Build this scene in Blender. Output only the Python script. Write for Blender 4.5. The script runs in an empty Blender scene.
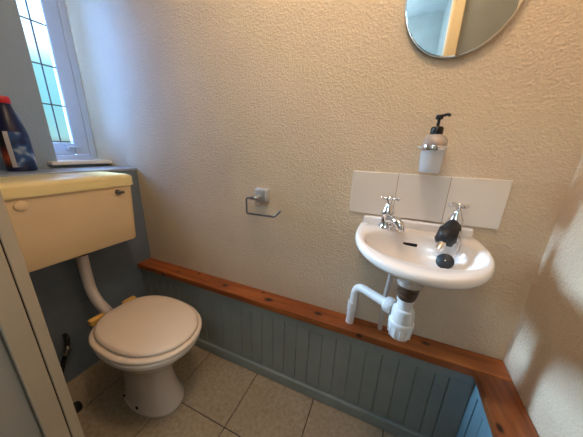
import bpy, bmesh, math, random
from mathutils import Vector, Matrix
random.seed(4)
scn = bpy.context.scene
COL = scn.collection
PI = math.pi
R = math.radians

# ------------------------------------------------------------------ helpers
def link(o):
    COL.objects.link(o); return o

def empty(name, loc, label, cat, group=None, rotz=0.0):
    o = link(bpy.data.objects.new(name, None))
    o.empty_display_size = .05
    o.location = loc; o.rotation_euler = (0, 0, rotz)
    o['label'] = label; o['category'] = cat
    if group: o['group'] = group
    return o

def root_loc(o):
    while o.parent: o = o.parent
    return o.location

def obj(name, bm, mats, parent=None, smooth=True, angle=40, label=None):
    """link a bmesh (built in world space, or in the thing's own space if local) as ONE object"""
    bmesh.ops.recalc_face_normals(bm, faces=bm.faces[:])
    me = bpy.data.meshes.new(name)
    if parent is not None and not bm_local.get(id(bm)):
        bmesh.ops.translate(bm, vec=-Vector(root_loc(parent)), verts=bm.verts[:])
    if smooth:
        for f in bm.faces: f.smooth = True
        a = R(angle)
        for e in bm.edges:
            if len(e.link_faces) == 2 and e.calc_face_angle(0) > a: e.smooth = False
    bm.to_mesh(me); bm.free()
    for m in (mats if isinstance(mats, (list, tuple)) else [mats]): me.materials.append(m)
    o = link(bpy.data.objects.new(name, me))
    if parent is not None: o.parent = parent
    if label: o['label'] = label
    return o
bm_local = {}

def tag(o, label, cat, group=None):
    o['label'] = label; o['category'] = cat
    if group: o['group'] = group
    return o

def struct(o, label=None):
    o['kind'] = 'structure'
    if label: o['label'] = label
    return o

def NB(): return bmesh.new()

def box(bm, x0, x1, y0, y1, z0, z1, bev=0.0, seg=2, mat=0, M=None):
    r = bmesh.ops.create_cube(bm, size=1.0)
    vs = r['verts']
    for v in vs:
        v.co = Vector(((x0+x1)/2 + v.co.x*(x1-x0), (y0+y1)/2 + v.co.y*(y1-y0), (z0+z1)/2 + v.co.z*(z1-z0)))
    fs = list({f for v in vs for f in v.link_faces})
    if bev > 0:
        es = list({e for v in vs for e in v.link_edges})
        rb = bmesh.ops.bevel(bm, geom=es, offset=bev, segments=seg, affect='EDGES', profile=.5)
        allv = set(vs) | set(rb['verts'])
        vs = [v for v in allv if v.is_valid]
        fs = list({f for v in vs for f in v.link_faces})
    for f in fs: f.material_index = mat
    if M is not None: bmesh.ops.transform(bm, matrix=M, verts=vs)
    return vs

def prism(bm, poly, z0, z1, mat=0):
    a = [bm.verts.new((x, y, z0)) for x, y in poly]
    b = [bm.verts.new((x, y, z1)) for x, y in poly]
    n = len(poly)
    fs = [bm.faces.new(a[::-1]), bm.faces.new(b)]
    for i in range(n): fs.append(bm.faces.new((a[i], a[(i+1) % n], b[(i+1) % n], b[i])))
    for f in fs: f.material_index = mat

def loft(bm, rings, cap0=True, cap1=True, mat=0):
    rv = [[bm.verts.new(p) for p in r] for r in rings]
    n = len(rings[0])
    for a, b in zip(rv, rv[1:]):
        for i in range(n):
            f = bm.faces.new((a[i], a[(i+1) % n], b[(i+1) % n], b[i])); f.material_index = mat
    if cap0: bm.faces.new(rv[0][::-1]).material_index = mat
    if cap1: bm.faces.new(rv[-1]).material_index = mat

def lathe(bm, prof, c=(0, 0, 0), axis=(0, 0, 1), seg=32, mat=0, sx=1.0, sy=1.0, cap=True):
    """prof: list of (radius, height) along axis from c"""
    q = Vector((0, 0, 1)).rotation_difference(Vector(axis).normalized())
    rings = []
    for r, h in prof:
        r = max(r, 1e-4)
        rings.append([Vector(c) + q @ Vector((r*sx*math.cos(2*PI*i/seg), r*sy*math.sin(2*PI*i/seg), h)) for i in range(seg)])
    loft(bm, rings, cap, cap, mat)

def catmull(pts, n=6):
    P = [Vector(p) for p in pts]
    P = [P[0]*2-P[1]] + P + [P[-1]*2-P[-2]]
    out = []
    for i in range(1, len(P)-2):
        for k in range(n):
            t = k/n
            a, b, c, d = P[i-1], P[i], P[i+1], P[i+2]
            out.append(.5*((2*b) + (c-a)*t + (2*a-5*b+4*c-d)*t*t + (3*b-a-3*c+d)*t**3))
    out.append(P[-2]); return out

def tube(bm, pts, r, seg=14, mat=0, cap=True):
    P = [Vector(p) for p in pts]
    rad = r if isinstance(r, (list, tuple)) else [r]*len(P)
    rings = []; u = None
    for i, p in enumerate(P):
        t = (P[min(i+1, len(P)-1)] - P[max(i-1, 0)]).normalized()
        if u is None:
            u = t.orthogonal().normalized()
        u = (u - t*u.dot(t)).normalized(); w = t.cross(u)
        rings.append([p + rad[i]*(math.cos(2*PI*k/seg)*u + math.sin(2*PI*k/seg)*w) for k in range(seg)])
    loft(bm, rings, cap, cap, mat)

def round_path(pts, rad, n=6):
    """polyline with rounded corners"""
    P = [Vector(p) for p in pts]; out = [P[0]]
    for a, b, c in zip(P, P[1:], P[2:]):
        d1 = (a-b).normalized(); d2 = (c-b).normalized()
        s = b + d1*rad; e = b + d2*rad
        for k in range(n+1):
            t = k/n
            out.append(s*(1-t)**2 + b*2*t*(1-t) + e*t*t)
    out.append(P[-1]); return out

def lerp_table(tab, z):
    for a, b in zip(tab, tab[1:]):
        if a[0] <= z <= b[0]:
            t = (z-a[0])/(b[0]-a[0]) if b[0] > a[0] else 0
            return [u+(v-u)*t for u, v in zip(a, b)]
    return tab[-1]

# ------------------------------------------------------------------ materials
def lin(c):
    return tuple(((v/12.92) if v <= .04045 else ((v+.055)/1.055)**2.4) for v in c) + (1,)
def rgb(r, g, b): return lin((r/255, g/255, b/255))

class NT:
    def __init__(s, name):
        s.m = bpy.data.materials.new(name); s.m.use_nodes = True
        s.t = s.m.node_tree; s.b = s.t.nodes['Principled BSDF']; s._tc = None
    def n(s, typ, **kw):
        x = s.t.nodes.new(typ)
        for k, v in kw.items():
            if k.startswith('i_'): x.inputs[int(k[2:])].default_value = v
            else: setattr(x, k, v)
        return x
    def l(s, a, b): s.t.links.new(a, b)
    @property
    def tc(s):
        if s._tc is None: s._tc = s.n('ShaderNodeTexCoord').outputs['Object']
        return s._tc
    def mapping(s, scale):
        mp = s.n('ShaderNodeMapping'); mp.inputs['Scale'].default_value = scale; s.l(s.tc, mp.inputs[0]); return mp.outputs[0]
    def noise(s, scale, detail=3, rough=.5, vec=None):
        x = s.n('ShaderNodeTexNoise'); x.inputs['Scale'].default_value = scale; x.inputs['Detail'].default_value = detail; x.inputs['Roughness'].default_value = rough
        s.l(vec if vec is not None else s.tc, x.inputs['Vector']); return x.outputs['Fac']
    def ramp(s, fac, stops):
        x = s.n('ShaderNodeValToRGB'); e = x.color_ramp.elements
        while len(e) < len(stops): e.new(.5)
        for k, (p, c) in zip(e, stops): k.position = p; k.color = c
        s.l(fac, x.inputs[0]); return x.outputs[0]
    def mix(s, fac, a, b, mode='MIX'):
        x = s.n('ShaderNodeMix', data_type='RGBA', blend_type=mode)
        for sock, v in ((x.inputs[0], fac), (x.inputs[6], a), (x.inputs[7], b)):
            if hasattr(v, 'default_value') or hasattr(v, 'is_linked'): s.l(v, sock)
            else: sock.default_value = v
        return x.outputs[2]
    def math(s, op, a, b=None, c=None):
        x = s.n('ShaderNodeMath', operation=op)
        for i, v in enumerate((a, b, c)):
            if v is None: continue
            if hasattr(v, 'is_linked'): s.l(v, x.inputs[i])
            else: x.inputs[i].default_value = v
        return x.outputs[0]
    def bump(s, h, strength, dist=.01, normal=None):
        x = s.n('ShaderNodeBump'); x.inputs['Strength'].default_value = strength; x.inputs['Distance'].default_value = dist
        s.l(h, x.inputs['Height'])
        if normal is not None: s.l(normal, x.inputs['Normal'])
        s.l(x.outputs[0], s.b.inputs['Normal']); return x.outputs[0]
    def set(s, col=None, rough=None, metal=None, spec=None, **kw):
        if col is not None:
            if hasattr(col, 'is_linked'): s.l(col, s.b.inputs['Base Color'])
            else: s.b.inputs['Base Color'].default_value = col
        if rough is not None: s.b.inputs['Roughness'].default_value = rough
        if metal is not None: s.b.inputs['Metallic'].default_value = metal
        if spec is not None: s.b.inputs['Specular IOR Level'].default_value = spec
        for k, v in kw.items(): s.b.inputs[k].default_value = v
        return s.m

def paint(name, c, rough=.45, var=.08, scale=9, bump=0, bscale=60):
    t = NT(name)
    f = t.noise(scale, 4, .6)
    lo = tuple(v*(1-var) for v in c[:3])+(1,); hi = tuple(min(1, v*(1+var)) for v in c[:3])+(1,)
    col = t.ramp(f, [(.3, lo), (.7, hi)])
    if bump: t.bump(t.noise(bscale, 3), bump, .003)
    return t.set(col, rough)

def wallpaper(name, c, strength=.55, var=.05, low=None):
    """cream woodchip / blown-vinyl wallpaper: lumpy relief"""
    t = NT(name)
    n1 = t.noise(150, 2, .5); n2 = t.noise(75, 3, .55)
    r1 = t.ramp(n1, [(.46, (0, 0, 0, 1)), (.66, (1, 1, 1, 1))])
    r2 = t.ramp(n2, [(.42, (0, 0, 0, 1)), (.7, (1, 1, 1, 1))])
    h = t.math('ADD', t.math('MULTIPLY', r1, .6), t.math('MULTIPLY', r2, .8))
    t.bump(h, strength, .006)
    v = t.noise(3.0, 3, .6)
    lo = tuple(x*(1-var) for x in c[:3])+(1,); hi = tuple(min(1, x*(1+var)) for x in c[:3])+(1,)
    return t.set(t.ramp(v, [(.3, lo), (.7, hi)]), .62, spec=.3)

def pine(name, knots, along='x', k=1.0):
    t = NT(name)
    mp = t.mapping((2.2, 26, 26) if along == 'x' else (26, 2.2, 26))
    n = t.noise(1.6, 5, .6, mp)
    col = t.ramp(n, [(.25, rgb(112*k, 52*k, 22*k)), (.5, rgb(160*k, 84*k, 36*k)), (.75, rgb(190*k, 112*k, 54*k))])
    blot = t.noise(5, 3, .6)
    col = t.mix(t.math('MULTIPLY', t.ramp(blot, [(.35, (1, 1, 1, 1)), (.6, (0, 0, 0, 1))]), .55), col, rgb(120, 58, 24))
    for (kx, ky, kz, r) in knots:
        s = t.n('ShaderNodeVectorMath', operation='SUBTRACT'); t.l(t.tc, s.inputs[0]); s.inputs[1].default_value = (kx, ky, kz)
        m = t.n('ShaderNodeVectorMath', operation='MULTIPLY'); t.l(s.outputs[0], m.inputs[0])
        m.inputs[1].default_value = (.6, 1, .8) if along == 'x' else (1, .6, .8)
        ln = t.n('ShaderNodeVectorMath', operation='LENGTH'); t.l(m.outputs[0], ln.inputs[0])
        d = t.math('DIVIDE', ln.outputs['Value'], r)
        col = t.mix(t.ramp(d, [(.45, (1, 1, 1, 1)), (1.0, (0, 0, 0, 1))]), col, rgb(44, 18, 10))
    t.bump(n, .06, .002)
    return t.set(col, .38)

M = {}
M['wall'] = wallpaper('cream_wallpaper', rgb(228, 206, 176), .38)
M['wall_r'] = wallpaper('cream_wallpaper_side', rgb(222, 200, 174), .38)
M['grey_wall'] = wallpaper('grey_blue_wall', rgb(150, 166, 178), .18)
M['front_wall'] = wallpaper('grey_wallpaper_shaded', rgb(140, 148, 150), .3)  # dim light on the door wall put into a darker grey
M['hall_wall'] = paint('hall_blue_paint', rgb(186, 206, 212), .6)
M['ceiling'] = paint('white_ceiling_paint', rgb(236, 234, 228), .7)
M['hall_ceiling'] = paint('pale_blue_ceiling_paint', rgb(205, 228, 238), .7)
M['blue'] = paint('slate_blue_paint', rgb(112, 124, 136), .45, .16, 6, .1)
M['shelf'] = paint('pale_slate_blue_paint', rgb(160, 170, 182), .3, .08, 6)
M['panel'] = paint('grey_teal_gloss_paint', rgb(142, 149, 144), .38, .10, 7, .06)
M['panel_r'] = paint('sky_blue_gloss_paint', rgb(122, 156, 170), .38, .08, 7, .06)
M['jamb'] = paint('cream_gloss_paint_shaded', rgb(186, 168, 142), .4, .06, 5, .05)  # cream frame paint with the shade on the near jamb in its colour
M['door'] = paint('grey_white_door_paint', rgb(166, 158, 146), .45, .05, 5, .05)
M['jamb_lit'] = paint('cream_gloss_paint_lit', rgb(226, 212, 176), .35, .05, 5)  # same frame paint, with the warm light on the far jamb coloured in
M['white_frame'] = paint('white_window_paint_shaded', rgb(186, 204, 230), .35, .04, 8)  # white paint, its indoor shade put in as a darker, bluer tone
M['board'] = paint('aged_white_board_paint', rgb(238, 230, 214), .4, .05, 8)
M['lead'] = NT('dull_lead').set(rgb(92, 104, 112), .6, .3)
M['tile_w'] = paint('glazed_offwhite_tile', rgb(240, 228, 214), .12, .03, 5)
M['grout'] = paint('beige_grout', rgb(190, 165, 130), .8)
M['ceramic'] = paint('white_vitreous_china', rgb(234, 224, 216), .10, .02, 4)
M['pan'] = paint('cream_vitreous_china', rgb(236, 218, 202), .12, .03, 4)
M['seat'] = paint('pale_pink_cream_plastic', rgb(244, 222, 200), .25, .03, 6)
M['cistern'] = paint('yellowed_cream_plastic', rgb(238, 209, 164), .30, .05, 3)
M['cistern_lid'] = paint('yellowed_cream_plastic_lid', rgb(242, 222, 160), .32, .05, 3)
M['hinge'] = paint('yellow_aged_plastic', rgb(226, 178, 92), .4)
M['pipe_w'] = paint('white_plastic_pipe', rgb(240, 236, 232), .3, .03)
M['pipe_g'] = paint('greyish_white_plastic_pipe', rgb(206, 196, 190), .35, .04)
M['chrome'] = NT('chrome').set((.78, .78, .80, 1), .10, 1.0)
M['chrome_d'] = NT('dull_chrome').set((.62, .60, .58, 1), .26, 1.0)
M['satin'] = NT('satin_metal').set((.72, .71, .70, 1), .38, .75)
M['steel_d'] = NT('dark_steel_wire').set((.24, .23, .23, 1), .28, 1.0)
M['brass_d'] = paint('dark_brass', rgb(92, 66, 48), .4)
M['black'] = paint('black_rubber', rgb(20, 18, 20), .5, .2, 30)
M['black_gloss'] = paint('black_plastic', rgb(22, 24, 22), .25)
M['dark'] = paint('dark_hole', rgb(16, 12, 12), .8)
M['mirror'] = NT('mirror_glass').set((.86, .89, .88, 1), .015, 1.0)
M['mirror_edge'] = NT('mirror_bevel_edge').set((.55, .56, .54, 1), .2, .8)
M['navy'] = paint('navy_plastic', rgb(18, 22, 62), .3, .2, 12)
M['red'] = paint('red_plastic_cap', rgb(205, 34, 44), .35)
M['knob_brown'] = paint('brown_plastic', rgb(70, 42, 26), .4)

def glass_mat(name, col, rough, alpha_t=1.0):
    t = NT(name); t.set(col, rough); t.b.inputs['Transmission Weight'].default_value = alpha_t; t.b.inputs['IOR'].default_value = 1.45
    return t.m
M['frosted'] = glass_mat('frosted_glass', (.93, .93, .95, 1), .42, .55)
M['amber'] = glass_mat('clear_tinted_glass', (.93, .78, .66, 1), .12, .7)
def pane_mat():
    t = NT('window_glass'); tr = t.n('ShaderNodeBsdfTransparent'); tr.inputs[0].default_value = (.92, .97, .98, 1)
    gl = t.n('ShaderNodeBsdfGlossy'); gl.inputs['Roughness'].default_value = .05
    fr = t.n('ShaderNodeFresnel'); fr.inputs[0].default_value = 1.25
    mx = t.n('ShaderNodeMixShader'); t.l(fr.outputs[0], mx.inputs[0]); t.l(tr.outputs[0], mx.inputs[1]); t.l(gl.outputs[0], mx.inputs[2])
    t.l(mx.outputs[0], t.t.nodes['Material Output'].inputs[0]); return t.m
M['pane'] = pane_mat()

def label_mat():
    t = NT('printed_bottle_label')
    sep = t.n('ShaderNodeSeparateXYZ'); t.l(t.tc, sep.inputs[0])
    x, y, z = sep.outputs
    # angle round the bottle, 0 towards +x
    ang = t.math('ARCTAN2', y, x)
    n = t.noise(13, 2, .5)
    base = t.ramp(n, [(.44, rgb(20, 36, 78)), (.54, rgb(44, 84, 140)), (.66, rgb(215, 225, 235))])
    pk = t.noise(15, 2)
    base = t.mix(t.math('MULTIPLY', t.ramp(pk, [(.64, (0, 0, 0, 1)), (.68, (1, 1, 1, 1))]), .8), base, rgb(225, 130, 140))
    og = t.ramp(t.math('MULTIPLY', z, 4.0), [(.10, rgb(60, 20, 14)), (.22, rgb(170, 74, 36)), (.34, rgb(96, 36, 26)), (.42, rgb(22, 14, 20))])
    left = t.math('LESS_THAN', ang, -.95)
    col = t.mix(left, base, og)
    strip = t.math('MULTIPLY', t.math('GREATER_THAN', ang, -.95), t.math('LESS_THAN', ang, -.62))
    col = t.mix(strip, col, rgb(190, 188, 190))
    return t.set(col, .3)
M['label'] = label_mat()

def floor_mat():
    t = NT('beige_vinyl_floor_tile')
    n = t.noise(60, 4, .7); n2 = t.noise(4, 3, .6)
    col = t.ramp(n, [(.3, rgb(150, 132, 108)), (.5, rgb(176, 158, 132)), (.7, rgb(188, 172, 148))])
    col = t.mix(t.math('MULTIPLY', t.ramp(n2, [(.4, (1, 1, 1, 1)), (.65, (0, 0, 0, 1))]), .18), col, rgb(140, 112, 84))
    t.bump(n, .1, .002)
    return t.set(col, .42)
M['floor'] = floor_mat()
M['floor_gap'] = paint('dark_floor_joint', rgb(58, 44, 34), .9)

# ------------------------------------------------------------------ room constants (metres)
W, KR = 1.778, .046                  # right wall: x = W + KR*y
H = 2.32
LZ, LT, LD = .458, .030, .0904       # pine ledge top, thickness, depth
LR = .0992
SH = 1.015                           # shelf over the blue boxing
TW, TH_ = .312, .310                 # floor tile pitch
DY0, DY1 = -.750, -.700              # door wall
JX0, JX1 = .700, 1.490               # door opening
xr = lambda y: W + KR*y

# ------------------------------------------------------------------ setting
bm = NB()
box(bm, -.6, 2.4, -2.4, .05, -.06, -.004, mat=1)
for i in range(-2, 7):
    for j in range(-7, 2):
        x0 = .202 + i*TW; y0 = -.349 + j*TH_
        x1, y1 = x0+TW, y0+TH_
        a, b, c, d = max(x0+.0018, -.5), min(x1-.0018, 2.3), max(y0+.0018, -2.3), min(y1-.0018, .04)
        if b-a > .01 and d-c > .01: box(bm, a, b, c, d, -.010, 0, .0014, 1)
struct(obj('floor', bm, [M['floor'], M['floor_gap']], smooth=False), 'beige square floor tiles with dark joints')

bm = NB(); box(bm, -.6, W+.12, 0, .12, -.06, H+.1)
struct(obj('wall_back', bm, M['wall'], smooth=False), 'cream woodchip papered wall behind the basin')

bm = NB(); prism(bm, [(xr(.0), .0), (W+.14, .0), (W+.14, -.80), (xr(-.7505), -.7505)], -.06, H+.1)
struct(obj('wall_right', bm, M['wall_r'], smooth=False), 'cream woodchip papered side wall')

# left wall: low blue boxing, recessed grey wall with the window opening
bm = NB(); box(bm, -.36, 0, DY1, 0, -.06, SH-.012)
struct(obj('wall_left', bm, M['blue'], smooth=False), 'slate blue boxed-out lower wall behind the cistern')
bm = NB(); box(bm, -.36, .004, DY1, 0, SH-.012, SH, .003)
struct(obj('trim_1', bm, M['shelf'], smooth=False), 'slate blue shelf top over the boxing')
bm = NB()
prism(bm, [(-.25, -.232), (-.36, -.47), (-.36, DY1), (-.25, DY1)], SH, H+.1)      # splayed reveal
prism(bm, [(-.25, 0), (-.36, 0), (-.36, -.47), (-.25, -.232)], SH, 1.030)
prism(bm, [(-.25, 0), (-.36, 0), (-.36, -.47), (-.25, -.232)], 2.05, H+.1)
struct(obj('wall_left_upper', bm, M['grey_wall'], smooth=False), 'pale grey recessed wall beside the window')

# ceiling
bm = NB(); box(bm, -.36, W+.14, DY1-.03, .1, H, H+.1)
struct(obj('ceiling', bm, M['ceiling'], smooth=False))

# door wall with opening (camera stands in it) and the hall behind, seen in the mirror
bm = NB()
box(bm, -.36, JX0-.022, DY0, DY1, -.06, H)
box(bm, JX1+.022, W+.1, DY0, DY1, -.06, H)
box(bm, JX0-.022, JX1+.022, DY0, DY1, 2.042, H)
struct(obj('wall_front', bm, M['front_wall'], smooth=False), 'grey papered wall around the doorway, darkened in colour as shade')

fr = struct(obj('trim_2', (lambda b: (box(b, JX0-.022, JX0, DY0+.030, DY1-.001, 0, 2.03, .0025), b)[1])(NB()), M['jamb'], smooth=False),
            'cream painted door frame at the doorway')
bm = NB(); box(bm, JX0-.022, JX0-.003, DY0+.024, DY0+.0315, 0, 2.03); obj('groove', bm, M['dark'], fr, False)
bm = NB(); box(bm, JX0-.022, JX0+.001, DY0-.006, DY0+.0280, 0, 2.03, .002); obj('stop_bead', bm, M['jamb'], fr, False)
bm = NB(); box(bm, JX0-.085, JX0-.0225, DY0-.012, DY0+.0005, 0, 2.09, .004); obj('architrave', bm, M['jamb'], fr, False)
bm = NB(); box(bm, JX1, JX1+.022, DY0-.006, DY1+.004, 0, 2.03, .003)
box(bm, JX1+.004, JX1+.052, DY1, DY1+.012, 0, 2.08, .004); obj('jamb', bm, M['jamb_lit'], fr, False)
bm = NB(); box(bm, JX0, JX1, DY0, DY1+.004, 2.01, 2.041, .003); obj('head', bm, M['jamb'], fr, False)

bm = NB(); box(bm, JX0-.052, JX0-.012, -1.52, DY0-.0065, .006, 2.0, .003)
struct(obj('door_1', bm, M['door'], smooth=False), 'pale grey painted door standing open against the frame')
bm = NB(); box(bm, -.5, 1.68, -1.92, -1.80, -.06, 2.4)
struct(obj('wall_hall', bm, M['hall_wall'], smooth=False), 'pale blue hall wall seen in the mirror')
bm = NB(); box(bm, 1.56, 1.68, -1.80, DY0, -.06, 2.4)
struct(obj('wall_hall_side', bm, M['hall_wall'], smooth=False), 'pale blue hall return wall')
bm = NB(); box(bm, -.6, -.5, -1.92, DY0, -.06, 2.4)
struct(obj('wall_hall_end', bm, M['hall_wall'], smooth=False), 'pale blue hall end wall')
bm = NB(); box(bm, -.5, 1.56, -1.80, DY0, 2.30, 2.4)
struct(obj('ceiling_hall', bm, M['hall_ceiling'], smooth=False))

# ------------------------------------------------------------------ window
bm = NB()
WX0, WX1 = -.395, -.338
YL = -.52
# fixed frame
box(bm, WX0, WX1, -.038, -.0030, 1.031, 2.05, .004)
box(bm, WX0, WX1, YL, YL+.045, 1.031, 2.05, .004)
box(bm, WX0, WX1, YL+.045, -.038, 1.031, 1.075, .004)
box(bm, WX0, WX1, YL+.045, -.038, 2.005, 2.05, .004)
win = struct(obj('window_1', bm, M['white_frame'], smooth=False), 'white painted leaded casement window')
bm = NB()   # opening casement
for a in ((-.106, -.0383, 1.0753, 2.0047), (YL+.0453, YL+.10, 1.0753, 2.0047), (YL+.10, -.106, 1.0753, 1.138), (YL+.10, -.106, 1.945, 2.0047)):
    box(bm, WX0+.044, WX1+.001, *a[:2], *a[2:], .006, 3)
obj('sash', bm, M['white_frame'], win, False)
bm = NB(); box(bm, -.3475, -.3445, YL+.09, -.100, 1.13, 1.95); obj('pane', bm, M['pane'], win, False)
bm = NB()
for y in (-.160, -.245, -.330): box(bm, -.3440, -.3415, y-.003, y+.003, 1.13, 1.95)
for k in range(-1, 3): 
    z = 1.326 + .182*k
    box(bm, -.3442, -.3412, YL+.09, -.104, z-.003, z+.003)
obj('lead_strips', bm, M['lead'], win, False)
bm = NB()   # casement stay
tube(bm, round_path([(-.330, -.135, 1.115), (-.316, -.135, 1.118), (-.312, -.105, 1.118), (-.314, -.080, 1.112)], .008), .0055, 10)
box(bm, -.336, -.322, -.150, -.120, 1.100, 1.128, .003)
obj('casement_stay', bm, M['white_frame'], win)
bm = NB(); box(bm, -.345, -.205, -.272, -.001, 1.030, 1.048, .004); obj('sill_board', bm, M['board'], win, False, label='off-white window board')

# ------------------------------------------------------------------ boxing: panelling and pine ledge
PY = -(LD-.015)                       # face of the panelling
PX = lambda y: xr(y) - LR + .015
bm = NB()
box(bm, 0, PX(0)+.03, PY+.008, -.002, 0, LZ-LT)                         # backing
box(bm, 0.001, PX(PY), PY, PY+.012, 0.378, LZ-LT-.0005, .002)           # top rail
box(bm, 1.622, PX(PY), PY, PY+.012, .05, .379, .002)                   # end stile
x = .004
while x < 1.620:
    x1 = min(x+.0605, 1.6215)
    box(bm, x+.0008, x1-.0008, PY+.0025, PY+.014, .05, .379, .002, 1)
    x = x1
box(bm, 0.001, PX(PY)-.001, PY-.010, PY+.012, .001, .058, .006, 3)     # skirting
struct(obj('baseboard_back', bm, M['panel'], smooth=False), 'grey-teal tongue and groove boxing under the long pine ledge')
bm = NB()
def rpan(y0, y1, off, z0, z1):
    prism(bm, [(PX(y0)+off, y0), (xr(y0)-.001, y0), (xr(y1)-.001, y1), (PX(y1)+off, y1)], z0, z1)
rpan(PY-.0005, DY1, .008, 0.001, LZ-LT-.0005)
rpan(PY-.0005, DY1, 0, .378, LZ-LT-.0005); rpan(PY-.0005, PY-.045, 0, .05, .379)
y = PY-.046
while y > DY1+.02:
    rpan(y-.001, y-.056, 0.003, .05, .379); y -= .0575
rpan(PY-.012, DY1, -.010, .001, .058)
struct(obj('baseboard_right', bm, M['panel_r'], smooth=False), 'sky blue tongue and groove boxing under the short pine ledge')

def board(bm, poly, z0, z1, bev=.005):
    n0 = set(bm.verts)
    prism(bm, poly, z0, z1)
    vs = [v for v in bm.verts if v not in n0]
    es = [e for e in {e for v in vs for e in v.link_edges} if abs(e.verts[0].co.z-e.verts[1].co.z) < 1e-6]
    bmesh.ops.bevel(bm, geom=es, offset=bev, segments=3, affect='EDGES', profile=.5)
RX = lambda y: xr(y) - LR
bm = NB(); board(bm, [(.0015, -LD), (RX(-LD), -LD), (xr(-LD)-.001, -LD), (xr(0)-.001, -.001), (.0015, -.001)], LZ-LT, LZ)
t = obj('pine_ledge', bm, pine('varnished_pine', [(.30, -.055, LZ, .010), (.415, -.02, LZ, .009), (.62, -.05, LZ, .013), (.83, -.02, LZ, .008), (.88, -.058, LZ, .017), (1.12, -.05, LZ, .014), (1.535, -.035, LZ, .012), (.22, -LD, LZ-.02, .010), (1.30, -LD, LZ-.01, .009)]), smooth=False)
tag(t, 'long varnished pine ledge with dark knots on the grey-teal boxing', 'ledge', 'pine ledges')
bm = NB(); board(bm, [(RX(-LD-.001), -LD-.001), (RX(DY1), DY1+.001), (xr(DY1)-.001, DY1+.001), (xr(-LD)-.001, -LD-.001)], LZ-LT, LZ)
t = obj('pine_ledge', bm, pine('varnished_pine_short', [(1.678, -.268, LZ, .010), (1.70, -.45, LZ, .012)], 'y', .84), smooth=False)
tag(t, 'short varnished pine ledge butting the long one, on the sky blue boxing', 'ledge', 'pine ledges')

# ------------------------------------------------------------------ tiled splashback
TX, TZ, TP = 1.1986, 1.0732, .152
bm = NB()
for i in range(3): box(bm, TX+i*TP+.0008, TX+(i+1)*TP-.0008, -.0075, -.0005, TZ-TP, TZ, .0022, 2)
box(bm, TX+.002, TX+3*TP-.002, -.0055, -.0004, TZ-TP+.002, TZ-.002, mat=1)
tag(obj('tile_splashback', bm, [M['tile_w'], M['grout']], smooth=False), 'row of three off-white glazed tiles on the wall over the basin', 'splashback')

# ------------------------------------------------------------------ wash basin
BX, BZ = 1.424, .890
basin = empty('wash_basin', (BX, 0, .74), 'small white china wash basin fixed to the wall under the tiles', 'basin')
N = 72
def outer_pt(th, s):
    """D-shaped outline, s scales it"""
    cx, cy = 0, -.10
    dx, dy = math.cos(th), math.sin(th)
    lo, hi = 0, .6
    for _ in range(30):
        m = (lo+hi)/2; x, y = cx+dx*m, cy+dy*m
        w, d = .180, .266
        if y > cy: ins = (abs(x)/(w-.004*((y-cy)/.10)**2))**9 + ((y-cy)/.0995)**9 < 1
        else: ins = (abs(x)/w)**2.1 + (abs(y-cy)/d)**2.05 < 1
        if ins: lo = m
        else: hi = m
    return cx+dx*lo*s, cy+dy*lo*s
def inner_pt(th, s):
    c, sn = math.cos(th), math.sin(th)
    a = .150*math.copysign(abs(c)**(2/2.1), c); b = (.112 if sn > 0 else .128)*math.copysign(abs(sn)**(2/2.1), sn)
    return .004 + a*s, -.172 + b*s
rings = []
def R1(fn, s, z, shift=0, circ=None):
    r = []
    for k in range(N):
        th = 2*PI*k/N
        x, y = fn(th, s)
        if circ:
            f, rad, cy = circ
            x = x*(1-f) + rad*math.cos(th)*f; y = y*(1-f) + (cy+rad*math.sin(th))*f
        r.append((BX+x, min(y+shift, -.0008), z))
    rings.append(r)
R1(outer_pt, .1, .752, 0, (1, .032, -.158))
R1(outer_pt, .1, .755, 0, (1, .036, -.158))
R1(outer_pt, .3, .772, 0, (1, .038, -.160))
R1(outer_pt, .4, .786, .0, (.6, .062, -.17))
R1(outer_pt, .55, .806, .0, (.25, .09, -.17))
R1(outer_pt, .74, .835, .0)
R1(outer_pt, .86, .852)
R1(outer_pt, .94, .861)
R1(outer_pt, .982, .867)
R1(outer_pt, .997, .872)
R1(outer_pt, 1.0, .876)
R1(outer_pt, .995, .884)
R1(outer_pt, .982, .889)
R1(outer_pt, .965, .8905)
R1(inner_pt, 1.035, .8895)
R1(inner_pt, 1.0, .885)
R1(inner_pt, .975, .874)
R1(inner_pt, .93, .857)
R1(inner_pt, .86, .840)
R1(inner_pt, .72, .822)
R1(inner_pt, .5, .808)
R1(inner_pt, .25, .801)
R1(inner_pt, .12, .799)
bm = NB(); loft(bm, rings); obj('bowl', bm, M['ceramic'], basin, angle=70)
bm = NB(); box(bm, BX-.168, BX+.168, -.022, -.0006, .882, .9165, .008, 4); obj('upstand', bm, M['ceramic'], basin, angle=50)
# overflow slot on the back of the bowl
bm = NB()
Mo = Matrix.Translation((BX-.010, -.0695, .850)) @ Matrix.Rotation(R(-14), 4, 'X')
box(bm, -.0235, .0235, -.004, .004, -.0055, .0055, .0038, 3, M=Mo); obj('overflow_slot', bm, M['dark'], basin)
bm = NB(); lathe(bm, [(.001, .798), (.021, .798), (.024, .801), (.021, .8025), (.012, .801), (.001, .800)], (BX, -.172, 0)); obj('waste_ring', bm, M['chrome'], basin)

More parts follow.
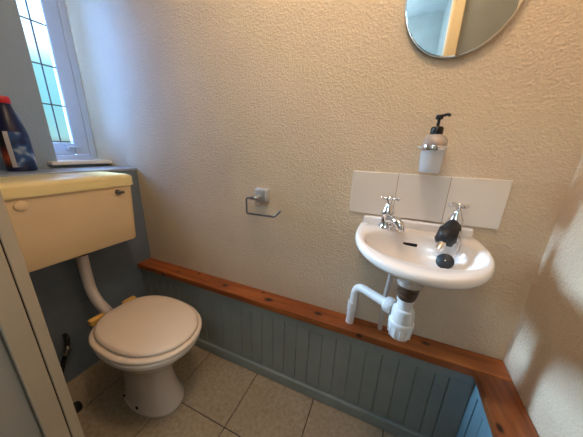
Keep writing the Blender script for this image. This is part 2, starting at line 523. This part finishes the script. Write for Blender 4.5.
# ------------------------------------------------------------------ taps (built once in their own space, spout along -y)
tap = empty('pillar_tap', (1.334, -.052, .8905), '', 'tap', 'chrome basin taps')
def local(bm): bm_local[id(bm)] = True; return bm
def lobj(name, bm, mat, parent, **k):
    bm_local[id(bm)] = True; o = obj(name, bm, mat, parent, **k); bm_local.clear(); return o
bm = NB()
lathe(bm, [(.001, 0), (.0235, 0), (.024, .003), (.0225, .008), (.0190, .012), (.0180, .03), (.0190, .047), (.0205, .050), (.0205, .058), (.0170, .064), (.0125, .078), (.0085, .083), (.0080, .088), (.001, .088)])
lobj('body', bm, M['chrome'], tap)
bm = NB()
sp = catmull([(0, -.006, .030), (0, -.03, .038), (0, -.052, .036), (0, -.066, .026), (0, -.070, .011)], 5)
tube(bm, sp, [.0150 - .003*i/len(sp) for i in range(len(sp))], 16); lobj('spout', bm, M['chrome'], tap)
bm = NB()
lathe(bm, [(.001, .086), (.0075, .086), (.0078, .096), (.0095, .099), (.0095, .106), (.0065, .1095), (.001, .110)])
for k in range(4):
    a = PI/4+k*PI/2; d = Vector((math.cos(a), math.sin(a), 0))
    pp = [Vector((0, 0, .1025)) + d*s for s in (.006, .014, .022, .026, .0292, .031)]
    tube(bm, pp, [.0045, .0038, .0045, .0062, .0056, .002], 10)
lobj('cross_handle', bm, M['chrome'], tap)
def dup(root, loc, rotz, label):
    r = root.copy(); link(r); r.location = loc; r.rotation_euler = (0, 0, rotz); r['label'] = label
    for ch in root.children:
        c = ch.copy(); link(c); c.parent = r
    return r
kids = list(tap.children)
def dup_tap(loc, rotz, label):
    r = tap.copy(); link(r); r.location = loc; r.rotation_euler = (0, 0, rotz); r['label'] = label
    for ch in kids:
        c = ch.copy(); link(c); c.parent = r
    return r
tap.rotation_euler = (0, 0, R(38)); tap['label'] = 'clean chrome cross-head tap with nothing on it, at the left end of the basin'
dup_tap((1.528, -.052, .8905), R(-27), 'chrome cross-head tap with a crumpled black sleeve on its spout')

# black wrapping round the right tap's spout, and the plug on its chain
sl = empty('spout_sleeve', (1.50, -.10, .90), 'crumpled black sleeve over the spout of a tap, ending in a metal tip', 'sleeve')
bm = NB()
ringsw = []
path = [Vector(v) for v in ((1.522, -.066, .934), (1.517, -.078, .932), (1.510, -.092, .926), (1.503, -.106, .918), (1.497, -.119, .909), (1.491, -.131, .900), (1.488, -.137, .895))]
for i, p_ in enumerate(path):
    t_ = (path[min(i+1, 6)]-path[max(i-1, 0)]).normalized(); u = Vector((0, 0, 1)); u = (u-t_*u.dot(t_)).normalized(); w_ = t_.cross(u)
    rr = (.0165, .0215, .0205, .0250, .0262, .0225, .012)[i]
    ringsw.append([p_ + (rr*(1+.13*math.sin(3*a+i*1.7)+.08*math.sin(7*a+i)))*(math.cos(a)*u+math.sin(a)*w_) for a in [2*PI*k/28 for k in range(28)]])
loft(bm, ringsw); obj('sleeve', bm, M['black'], sl, angle=60)
bm = NB(); tube(bm, [(1.490, -.134, .896), (1.482, -.150, .886), (1.478, -.157, .880)], [.0105, .0105, .0085], 14); obj('tip', bm, M['chrome'], sl, label='metal tip')
pl = empty('sink_plug', (1.505, -.13, .82), 'round black rubber plug hanging on a chain inside the basin', 'plug')
bm = NB(); ax = Vector((-.35, -.75, .55))
lathe(bm, [(.001, 0), (.018, 0), (.0195, .004), (.0215, .010), (.0225, .012), (.0225, .016), (.020, .018), (.001, .0185)], (1.506, -.140, .838), ax)
obj('stopper', bm, M['black'], pl)
bm = NB()
cp = catmull([(1.541, -.070, .925), (1.543, -.090, .908), (1.535, -.115, .885), (1.522, -.138, .865), (1.501, -.152, .849)], 8)
for p_ in cp: bmesh.ops.create_icosphere(bm, subdivisions=1, radius=.0027, matrix=Matrix.Translation(p_))
obj('chain', bm, M['chrome'], pl)

# ------------------------------------------------------------------ bottle trap and pipes under the basin
tr = empty('bottle_trap', (1.424, -.15, .55), 'white plastic bottle trap hanging under the basin with an elbow pipe into the ledge', 'waste trap')
cx, cy = 1.424, -.15
bm = NB(); lathe(bm, [(.001, .698), (.024, .698), (.027, .703), (.029, .714), (.0255, .716), (.0265, .719), (.031, .721), (.031, .731), (.027, .733), (.027, .736), (.033, .738), (.033, .748), (.028, .750), (.001, .7515)], (cx, cy, 0)); obj('waste_thread', bm, M['brass_d'], tr, label='dark metal threaded waste')
bm = NB(); lathe(bm, [(.001, .664), (.0225, .664), (.023, .668), (.0225, .690), (.026, .692), (.026, .6975), (.001, .6975)], (cx, cy, 0)); obj('top_nut', bm, M['pipe_w'], tr)
bm = NB()
lathe(bm, [(.001, .552), (.022, .552), (.030, .555), (.0325, .561), (.0335, .57), (.0345, .596), (.0375, .598), (.0385, .602), (.0385, .612), (.0370, .616), (.0345, .618), (.034, .642), (.0325, .654), (.030, .661), (.0235, .6635), (.001, .664)], (cx, cy, 0), seg=36)
for k in range(12):
    a = 2*PI*k/12; box(bm, -.0028, .0028, -.002, .002, .560, .594, .0012, 1, M=Matrix.Translation((cx+.0345*math.cos(a), cy+.0345*math.sin(a), 0)) @ Matrix.Rotation(a+PI/2, 4, 'Z'))
obj('bottle', bm, M['pipe_w'], tr)
e1 = Vector((cx-.026, cy+.017, .640)); e2 = Vector((1.264, -.040, .636)); e3 = Vector((1.253, -.040, LZ+.0005))
bm = NB(); tube(bm, round_path([e1, e2, e3], .040, 10), .0162, 20); obj('elbow_pipe', bm, M['pipe_w'], tr)
bm = NB(); dv = (e2-e1).normalized()
lathe(bm, [(.012, 0), (.026, 0), (.028, .003), (.028, .020), (.0245, .024), (.012, .024)], e1+dv*.006, dv, 24); obj('side_nut', bm, M['pipe_w'], tr)
bm = NB(); lathe(bm, [(.0164, 0), (.0185, 0), (.0185, .040), (.0166, .042)], (1.2564, -.040, .520), (.03, 0, 1), 20, cap=False); obj('pipe_collar', bm, M['pipe_w'], tr)
bm = NB(); tube(bm, catmull([(1.372, -.030, LZ+.0005), (1.372, -.030, .55), (1.374, -.030, .63), (1.378, -.035, .70), (1.380, -.045, .79)], 5), .0085, 14)
tag(obj('supply_pipe', bm, M['pipe_g']), 'thin pale vertical pipe behind the bottle trap', 'pipe')

# ------------------------------------------------------------------ soap dispenser
sx, sy = 1.430, -.050
sd_ = empty('soap_dispenser', (sx, sy, 1.085), 'frosted glass soap dispenser with dark pump held on the wall above the tiles', 'soap dispenser')
bm = NB(); lathe(bm, [(.001, 1.085), (.025, 1.085), (.028, 1.089), (.0295, 1.11), (.0325, 1.160), (.001, 1.160)], (sx, sy, 0), seg=36); obj('glass_cup', bm, M['frosted'], sd_)
bm = NB(); lathe(bm, [(.001, 1.1605), (.0325, 1.1605), (.0335, 1.170), (.031, 1.182), (.024, 1.191), (.016, 1.195), (.001, 1.195)], (sx, sy, 0), seg=36); obj('shoulder', bm, M['amber'], sd_)
bm = NB()
lathe(bm, [(.0335, 1.150), (.0352, 1.150), (.0360, 1.153), (.0360, 1.160), (.0352, 1.163), (.0338, 1.163), (.0335, 1.150)], (sx, sy, 0), seg=36, cap=False)
for k in range(14):
    a = 2*PI*k/14; bmesh.ops.create_icosphere(bm, subdivisions=2, radius=.0038, matrix=Matrix.Translation((sx+.0355*math.cos(a), sy+.0355*math.sin(a), 1.1565)))
tube(bm, [(sx, sy+.034, 1.157), (sx, -.006, 1.157)], .007, 12)
lathe(bm, [(.001, 0), (.017, 0), (.018, -.004), (.016, -.006), (.001, -.0065)], (sx, -.0005, 1.157), (0, 1, 0), 24)
obj('wall_ring', bm, M['chrome'], sd_)
bm = NB(); lathe(bm, [(.001, 1.194), (.0165, 1.194), (.0168, 1.197), (.0165, 1.211), (.014, 1.215), (.010, 1.216), (.001, 1.216)], (sx, sy, 0), seg=28); obj('pump_collar', bm, M['black_gloss'], sd_)
bm = NB()
tube(bm, [(sx, sy, 1.214), (sx, sy, 1.236)], .0042, 12)
lathe(bm, [(.001, 1.235), (.009, 1.235), (.010, 1.240), (.008, 1.247), (.001, 1.248)], (sx, sy, 0), seg=20)
tube(bm, catmull([(sx-.004, sy, 1.243), (sx+.009, sy-.004, 1.245), (sx+.019, sy-.008, 1.247), (sx+.024, sy-.010, 1.242)], 4), .0038, 10)
obj('pump', bm, M['black_gloss'], sd_)

# ------------------------------------------------------------------ mirror
mx, mz, ma, mb = 1.4325, 1.556, .1385, .157
mir = empty('wall_mirror', (mx, 0, mz), 'frameless round mirror on the wall above the soap dispenser', 'mirror')
def disc(y0, y1, s0, s1):
    bm = NB()
    rr = []
    for yy, s in ((y0, s0), (y1, s0), (y1-.0005, s1)):
        rr.append([(mx+ma*s*math.cos(2*PI*k/96), yy, mz+mb*s*math.sin(2*PI*k/96)) for k in range(96)])
    loft(bm, rr); return bm
obj('backing', disc(-.0005, -.014, 1.0, .985), M['mirror_edge'], mir, angle=20)
bm = NB(); loft(bm, [[(mx+ma*s*math.cos(2*PI*k/96), yy, mz+mb*s*math.sin(2*PI*k/96)) for k in range(96)] for yy, s in ((-.0148, .982), (-.0162, .972))]); obj('mirror_glass', bm, M['mirror'], mir, False)

# ------------------------------------------------------------------ toilet roll holder
hx, hz = .822, .945
th = empty('toilet_roll_holder', (hx, 0, hz), 'empty chrome toilet roll holder on the cream wall between cistern and basin', 'toilet roll holder')
bm = NB(); box(bm, hx-.031, hx+.031, -.012, 0, hz-.031, hz+.031, .004, 3)
box(bm, hx-.028, hx+.028, -.030, -.008, hz-.028, hz+.028, .006, 3); obj('backplate', bm, M['satin'], th, angle=30)
bm = NB(); tube(bm, round_path([(hx-.004, -.026, hz-.004), (hx-.004, -.054, hz-.006), (hx-.030, -.054, hz-.008)], .012), .0085, 14); obj('post', bm, M['chrome_d'], th)
bm = NB(); tube(bm, round_path([(hx-.018, -.054, hz-.008), (.768, -.054, hz-.010), (.768, -.054, .866), (.905, -.054, .868), (.932, -.054, .897)], .009), .0042, 10); obj('wire_arm', bm, M['steel_d'], th)

# ------------------------------------------------------------------ cistern
CY, CD = -.378, .185
cis = empty('toilet_cistern', (0, CY, .67), 'yellowed cream low-level cistern on the blue wall behind the toilet', 'cistern')
def rrect(x0, x1, y0, y1, z, r, n=6):
    pts = []
    for cx_, cy_, a0 in ((x1-r, y1-r, 0), (x0+.002, y1-.002, 90), (x0+.002, y0+.002, 180), (x1-r, y0+r, 270)):
        rr = r if cx_ > (x0+x1)/2 else .002
        for k in range(n+1):
            a = R(a0+90*k/n); pts.append((cx_+rr*math.cos(a), cy_+rr*math.sin(a), z))
    return pts
bm = NB()
hw0, hw1 = .216, .228
rg = []
for z, hw, d, r in ((.684, hw0-.012, CD-.020, .02), (.6855, hw0-.004, CD-.010, .025), (.692, hw0, CD-.006, .03), (.80, .221, CD-.003, .03), (.9545, hw1, CD, .028)):
    rg.append(rrect(.0015, d, CY-hw, CY+hw, z, r))
loft(bm, rg); obj('tank', bm, M['cistern'], cis)
bm = NB(); rg = []
for z, e, r in ((.955, .004, .03), (.9555, .008, .032), (.990, .009, .034), (.998, .006, .034), (1.004, -.004, .034), (1.008, -.03, .03), (1.009, -.06, .02)):
    rg.append(rrect(.0015, CD+e, CY-hw1-e, CY+hw1+e, z, r))
loft(bm, rg); obj('cistern_lid', bm, M['cistern_lid'], cis)
bm = NB(); lathe(bm, [(.001, 0), (.0175, 0), (.0185, .003), (.016, .007), (.008, .009), (.001, .009)], (CD-.002, -.533, .928), (1, 0, 0), 24); obj('blanking_plug', bm, M['cistern'], cis)
bm = NB()
lathe(bm, [(.001, 0), (.011, 0), (.011, .012), (.009, .016), (.001, .016)], (CD-.003, -.226, .930), (1, 0, 0), 20)
tube(bm, [(CD+.009, -.228, .931), (CD+.012, -.218, .930), (CD+.012, -.206, .928)], [.0075, .0065, .0065], 12)
obj('flush_lever', bm, M['steel_d'], cis, label='short dark metal flush lever')
bm = NB(); lathe(bm, [(.001, .660), (.010, .660), (.012, .664), (.012, .684), (.001, .684)], (.085, -.215, 0), seg=16); obj('inlet_nut', bm, M['knob_brown'], cis, label='small brown nut under the tank')
FY = -.369
bm = NB(); lathe(bm, [(.001, .655), (.028, .655), (.031, .659), (.031, .676), (.027, .684), (.001, .684)], (.085, FY, 0), seg=24); obj('outlet_nut', bm, M['black_gloss'], cis, label='dark nut at the top of the flush pipe')
bm = NB(); tube(bm, catmull([(.085, FY, .668), (.085, FY, .60), (.086, FY, .53), (.094, FY, .468), (.128, FY, .418), (.180, FY, .386), (.2215, FY, .369)], 6), .0215, 20); obj('flush_pipe', bm, M['pipe_g'], cis)

# ------------------------------------------------------------------ toilet
TY = -.368
toi = empty('toilet', (.42, TY, 0), 'cream china toilet with its seat lid closed, standing on the floor tiles', 'toilet')
def egg(z, cx_, af, ab, b, p=2.0, n=64, cy_=TY, pb=None):
    out = []
    for k in range(n):
        t_ = 2*PI*k/n; c, s = math.cos(t_), math.sin(t_)
        a = af if c > 0 else ab
        q = p if (c > 0 or pb is None) else pb
        out.append((cx_ + a*math.copysign(abs(c)**(2/q), c), cy_ + b*math.copysign(abs(s)**(2/q), s), z))
    return out
tab = [(0, .425, .158, .155, .095), (.012, .425, .158, .155, .095), (.03, .425, .150, .150, .088), (.10, .42, .128, .140, .078), (.18, .42, .122, .140, .076), (.235, .425, .140, .145, .088),
       (.29, .44, .182, .165, .122), (.335, .455, .204, .185, .142), (.362, .465, .218, .20, .157), (.372, .468, .226, .205, .165), (.390, .470, .229, .207, .168), (.3965, .470, .226, .205, .165)]
zs = catmull([(t_[1], t_[2], t_[3]) for t_ in tab], 3); zs2 = catmull([(t_[0], t_[4], 0) for t_ in tab], 3)
bm = NB()
rg = [egg(b_[0], a_[0], a_[1], a_[2], b_[1], 2.15, pb=2.3) for a_, b_ in zip(zs, zs2)]
loft(bm, rg)
# horn at the back that takes the flush pipe
lathe(bm, [(.001, 0), (.036, 0), (.038, .004), (.036, .03), (.04, .07), (.001, .07)], (.222, TY, .362), (1, 0, .02), 24)
obj('pan', bm, M['pan'], toi, angle=55)
bm = NB()
loft(bm, [egg(z, .470, af, ab, b, 2.1, cy_=TY+.004, pb=2.6) for z, af, ab, b in ((.398, .224, .206, .162), (.3985, .231, .213, .169), (.406, .235, .216, .172), (.412, .232, .213, .169), (.415, .224, .206, .162))])
obj('seat', bm, M['seat'], toi, angle=55)
bm = NB()
loft(bm, [egg(z, .472, af, ab+.014, b-.005, 2.1, cy_=TY+.005, pb=2.5) for z, af, ab, b in ((.4155, .208, .186, .148), (.416, .216, .194, .156), (.423, .220, .197, .160), (.430, .217, .194, .157), (.4345, .206, .183, .147), (.438, .17, .15, .12), (.4398, .09, .08, .065), (.440, .02, .02, .015))])
obj('lid', bm, M['seat'], toi, angle=55)
for yy in (TY-.070, TY+.066):
    bm = NB(); box(bm, .236, .262, yy-.028, yy+.028, .398, .426, .004, 3)
    obj('hinge', bm, M['hinge'], toi, angle=30, label='yellowed plastic seat hinge')
for xx, zz, r_ in ((.36, .055, .0065), (.445, .035, .0075)):
    bm = NB()
    yb = TY - .0885 if zz > .05 else TY - .0925
    lathe(bm, [(.001, 0), (r_, 0), (r_*.9, .003), (.001, .0035)], (xx, yb, zz), (0, -1, .1), 16)
    obj('fixing_hole', bm, M['dark'], toi, label='dark screw hole in the foot of the pan')

# ------------------------------------------------------------------ cleaner bottle on the shelf
bx, by = -.155, -.392
bo = empty('cleaner_bottle', (bx, by, SH), 'navy cleaner bottle with a red cap standing on the blue shelf by the window', 'bottle')
prof = [(.001, 0), (.040, 0), (.045, .004), (.046, .02), (.046, .135), (.0445, .16), (.040, .185), (.032, .215), (.024, .245), (.0205, .262), (.0205, .268), (.001, .268)]
bm = NB(); lathe(bm, prof, (bx, by, SH), seg=40, sx=.8, sy=1.02); obj('bottle_body', bm, M['navy'], bo)
bm = NB(); lathe(bm, [(.0465, .018), (.0468, .02), (.0468, .135), (.0452, .160), (.0445, .160)], (bx, by, SH), seg=40, sx=.8, sy=1.02, cap=False); obj('bottle_label', bm, M['label'], bo, label='blue and orange printed label')
bm = NB(); lathe(bm, [(.001, .2685), (.0215, .2685), (.0225, .271), (.0225, .288), (.020, .294), (.001, .295)], (bx, by, SH), seg=28); obj('cap', bm, M['red'], bo)

# ------------------------------------------------------------------ black hose with a valve low on the blue wall, black stub on the floor
ho = empty('supply_hose', (.03, -.52, .1), 'black hose with a chrome valve low on the blue wall behind the toilet', 'hose')
bm = NB(); tube(bm, catmull([(.004, -.472, .262), (.035, -.476, .258), (.040, -.486, .225), (.036, -.505, .170), (.030, -.530, .09), (.03, -.545, .002)], 6), .0085, 12); obj('hose', bm, M['black'], ho)
bm = NB(); tube(bm, [(.040, -.484, .232), (.037, -.500, .186)], .0145, 10); tube(bm, [(.038, -.492, .210), (.066, -.488, .212)], .007, 10); obj('valve', bm, M['chrome_d'], ho)
bm = NB(); lathe(bm, [(.001, 0), (.020, 0), (.020, .012), (.016, .030), (.010, .036), (.001, .037)], (.185, -.560, 0), seg=20)
tag(obj('floor_stub', bm, M['black']), 'small black rubber stub on the floor tiles near the door frame', 'door stop')

# ------------------------------------------------------------------ light
w = bpy.data.worlds.new('sky'); scn.world = w; w.use_nodes = True
nt = w.node_tree; bg = nt.nodes['Background']
tc = nt.nodes.new('ShaderNodeTexCoord'); sp_ = nt.nodes.new('ShaderNodeSeparateXYZ'); nt.links.new(tc.outputs['Generated'], sp_.inputs[0])
rp = nt.nodes.new('ShaderNodeValToRGB'); nt.links.new(sp_.outputs[2], rp.inputs[0])
e = rp.color_ramp.elements
e[0].position = -.05; e[0].color = (.34, .42, .40, 1); e[1].position = .02; e[1].color = (.40, .70, .72, 1)
for ps, c in ((.10, (.30, .74, .85, 1)), (.20, (.38, .84, 1.0, 1)), (.255, (1.3, 1.4, 1.5, 1)), (.36, (1.5, 2.4, 4.0, 1)), (.6, (2.2, 3.8, 7.4, 1))):
    k = e.new(ps); k.color = c
# sky boosted and blued towards -y, out of view, for glow near the window
mr = nt.nodes.new('ShaderNodeMapRange'); nt.links.new(sp_.outputs[1], mr.inputs[0])
for i_, v_ in ((1, .25), (2, -.35), (3, 1.15), (4, 11.0)): mr.inputs[i_].default_value = v_
mr2 = nt.nodes.new('ShaderNodeMapRange'); nt.links.new(sp_.outputs[1], mr2.inputs[0])
for i_, v_ in ((1, .25), (2, -.35), (3, 0), (4, .95)): mr2.inputs[i_].default_value = v_
mxc = nt.nodes.new('ShaderNodeMix'); mxc.data_type = 'RGBA'; nt.links.new(mr2.outputs[0], mxc.inputs[0]); nt.links.new(rp.outputs[0], mxc.inputs[6]); mxc.inputs[7].default_value = (.30, .68, 1.7, 1)
nt.links.new(mxc.outputs[2], bg.inputs[0]); nt.links.new(mr.outputs[0], bg.inputs[1])

def lamp(name, typ, loc, energy, col, **kw):
    d = bpy.data.lights.new(name, typ); d.energy = energy; d.color = col
    for k, v in kw.items(): setattr(d, k, v)
    o = link(bpy.data.objects.new(name, d)); o.location = loc; return o
# daylight through the window: low broad sun of skylight
def aim(o, tgt): o.rotation_euler = (Vector(tgt)-Vector(o.location)).to_track_quat('-Z', 'Y').to_euler()
day = lamp('daylight', 'SUN', (-3, -.6, 2.6), 19.0, (.52, .74, 1.0), angle=R(16)); aim(day, (1.5, -.80, .70))
po = lamp('window_portal', 'AREA', (-.45, -.26, 1.55), 1, (1, 1, 1), shape='RECTANGLE', size=.55, size_y=1.1)
po.rotation_euler = (0, R(-90), 0); po.data.cycles.is_portal = True
lamp('ceiling_bulb', 'POINT', (1.15, -.50, 2.15), 14.5, (1.0, .75, .52), shadow_soft_size=.07)
lamp('hall_light', 'POINT', (1.05, -1.45, 2.0), 8.5, (.86, .93, 1.0), shadow_soft_size=.15)

# ------------------------------------------------------------------ camera
cd = bpy.data.cameras.new('camera'); cam = link(bpy.data.objects.new('camera', cd))
cd.sensor_fit = 'HORIZONTAL'; cd.sensor_width = 36; cd.lens = 226.52865*36/583
cd.clip_start = .005
cam.location = (1.316599, -.865738, 1.136654); cam.rotation_mode = 'XYZ'; cam.rotation_euler = (1.2787, -.0307307, .4004938)
scn.camera = cam
scn.view_settings.view_transform = 'Standard'; scn.view_settings.look = 'None'; scn.view_settings.exposure = 0
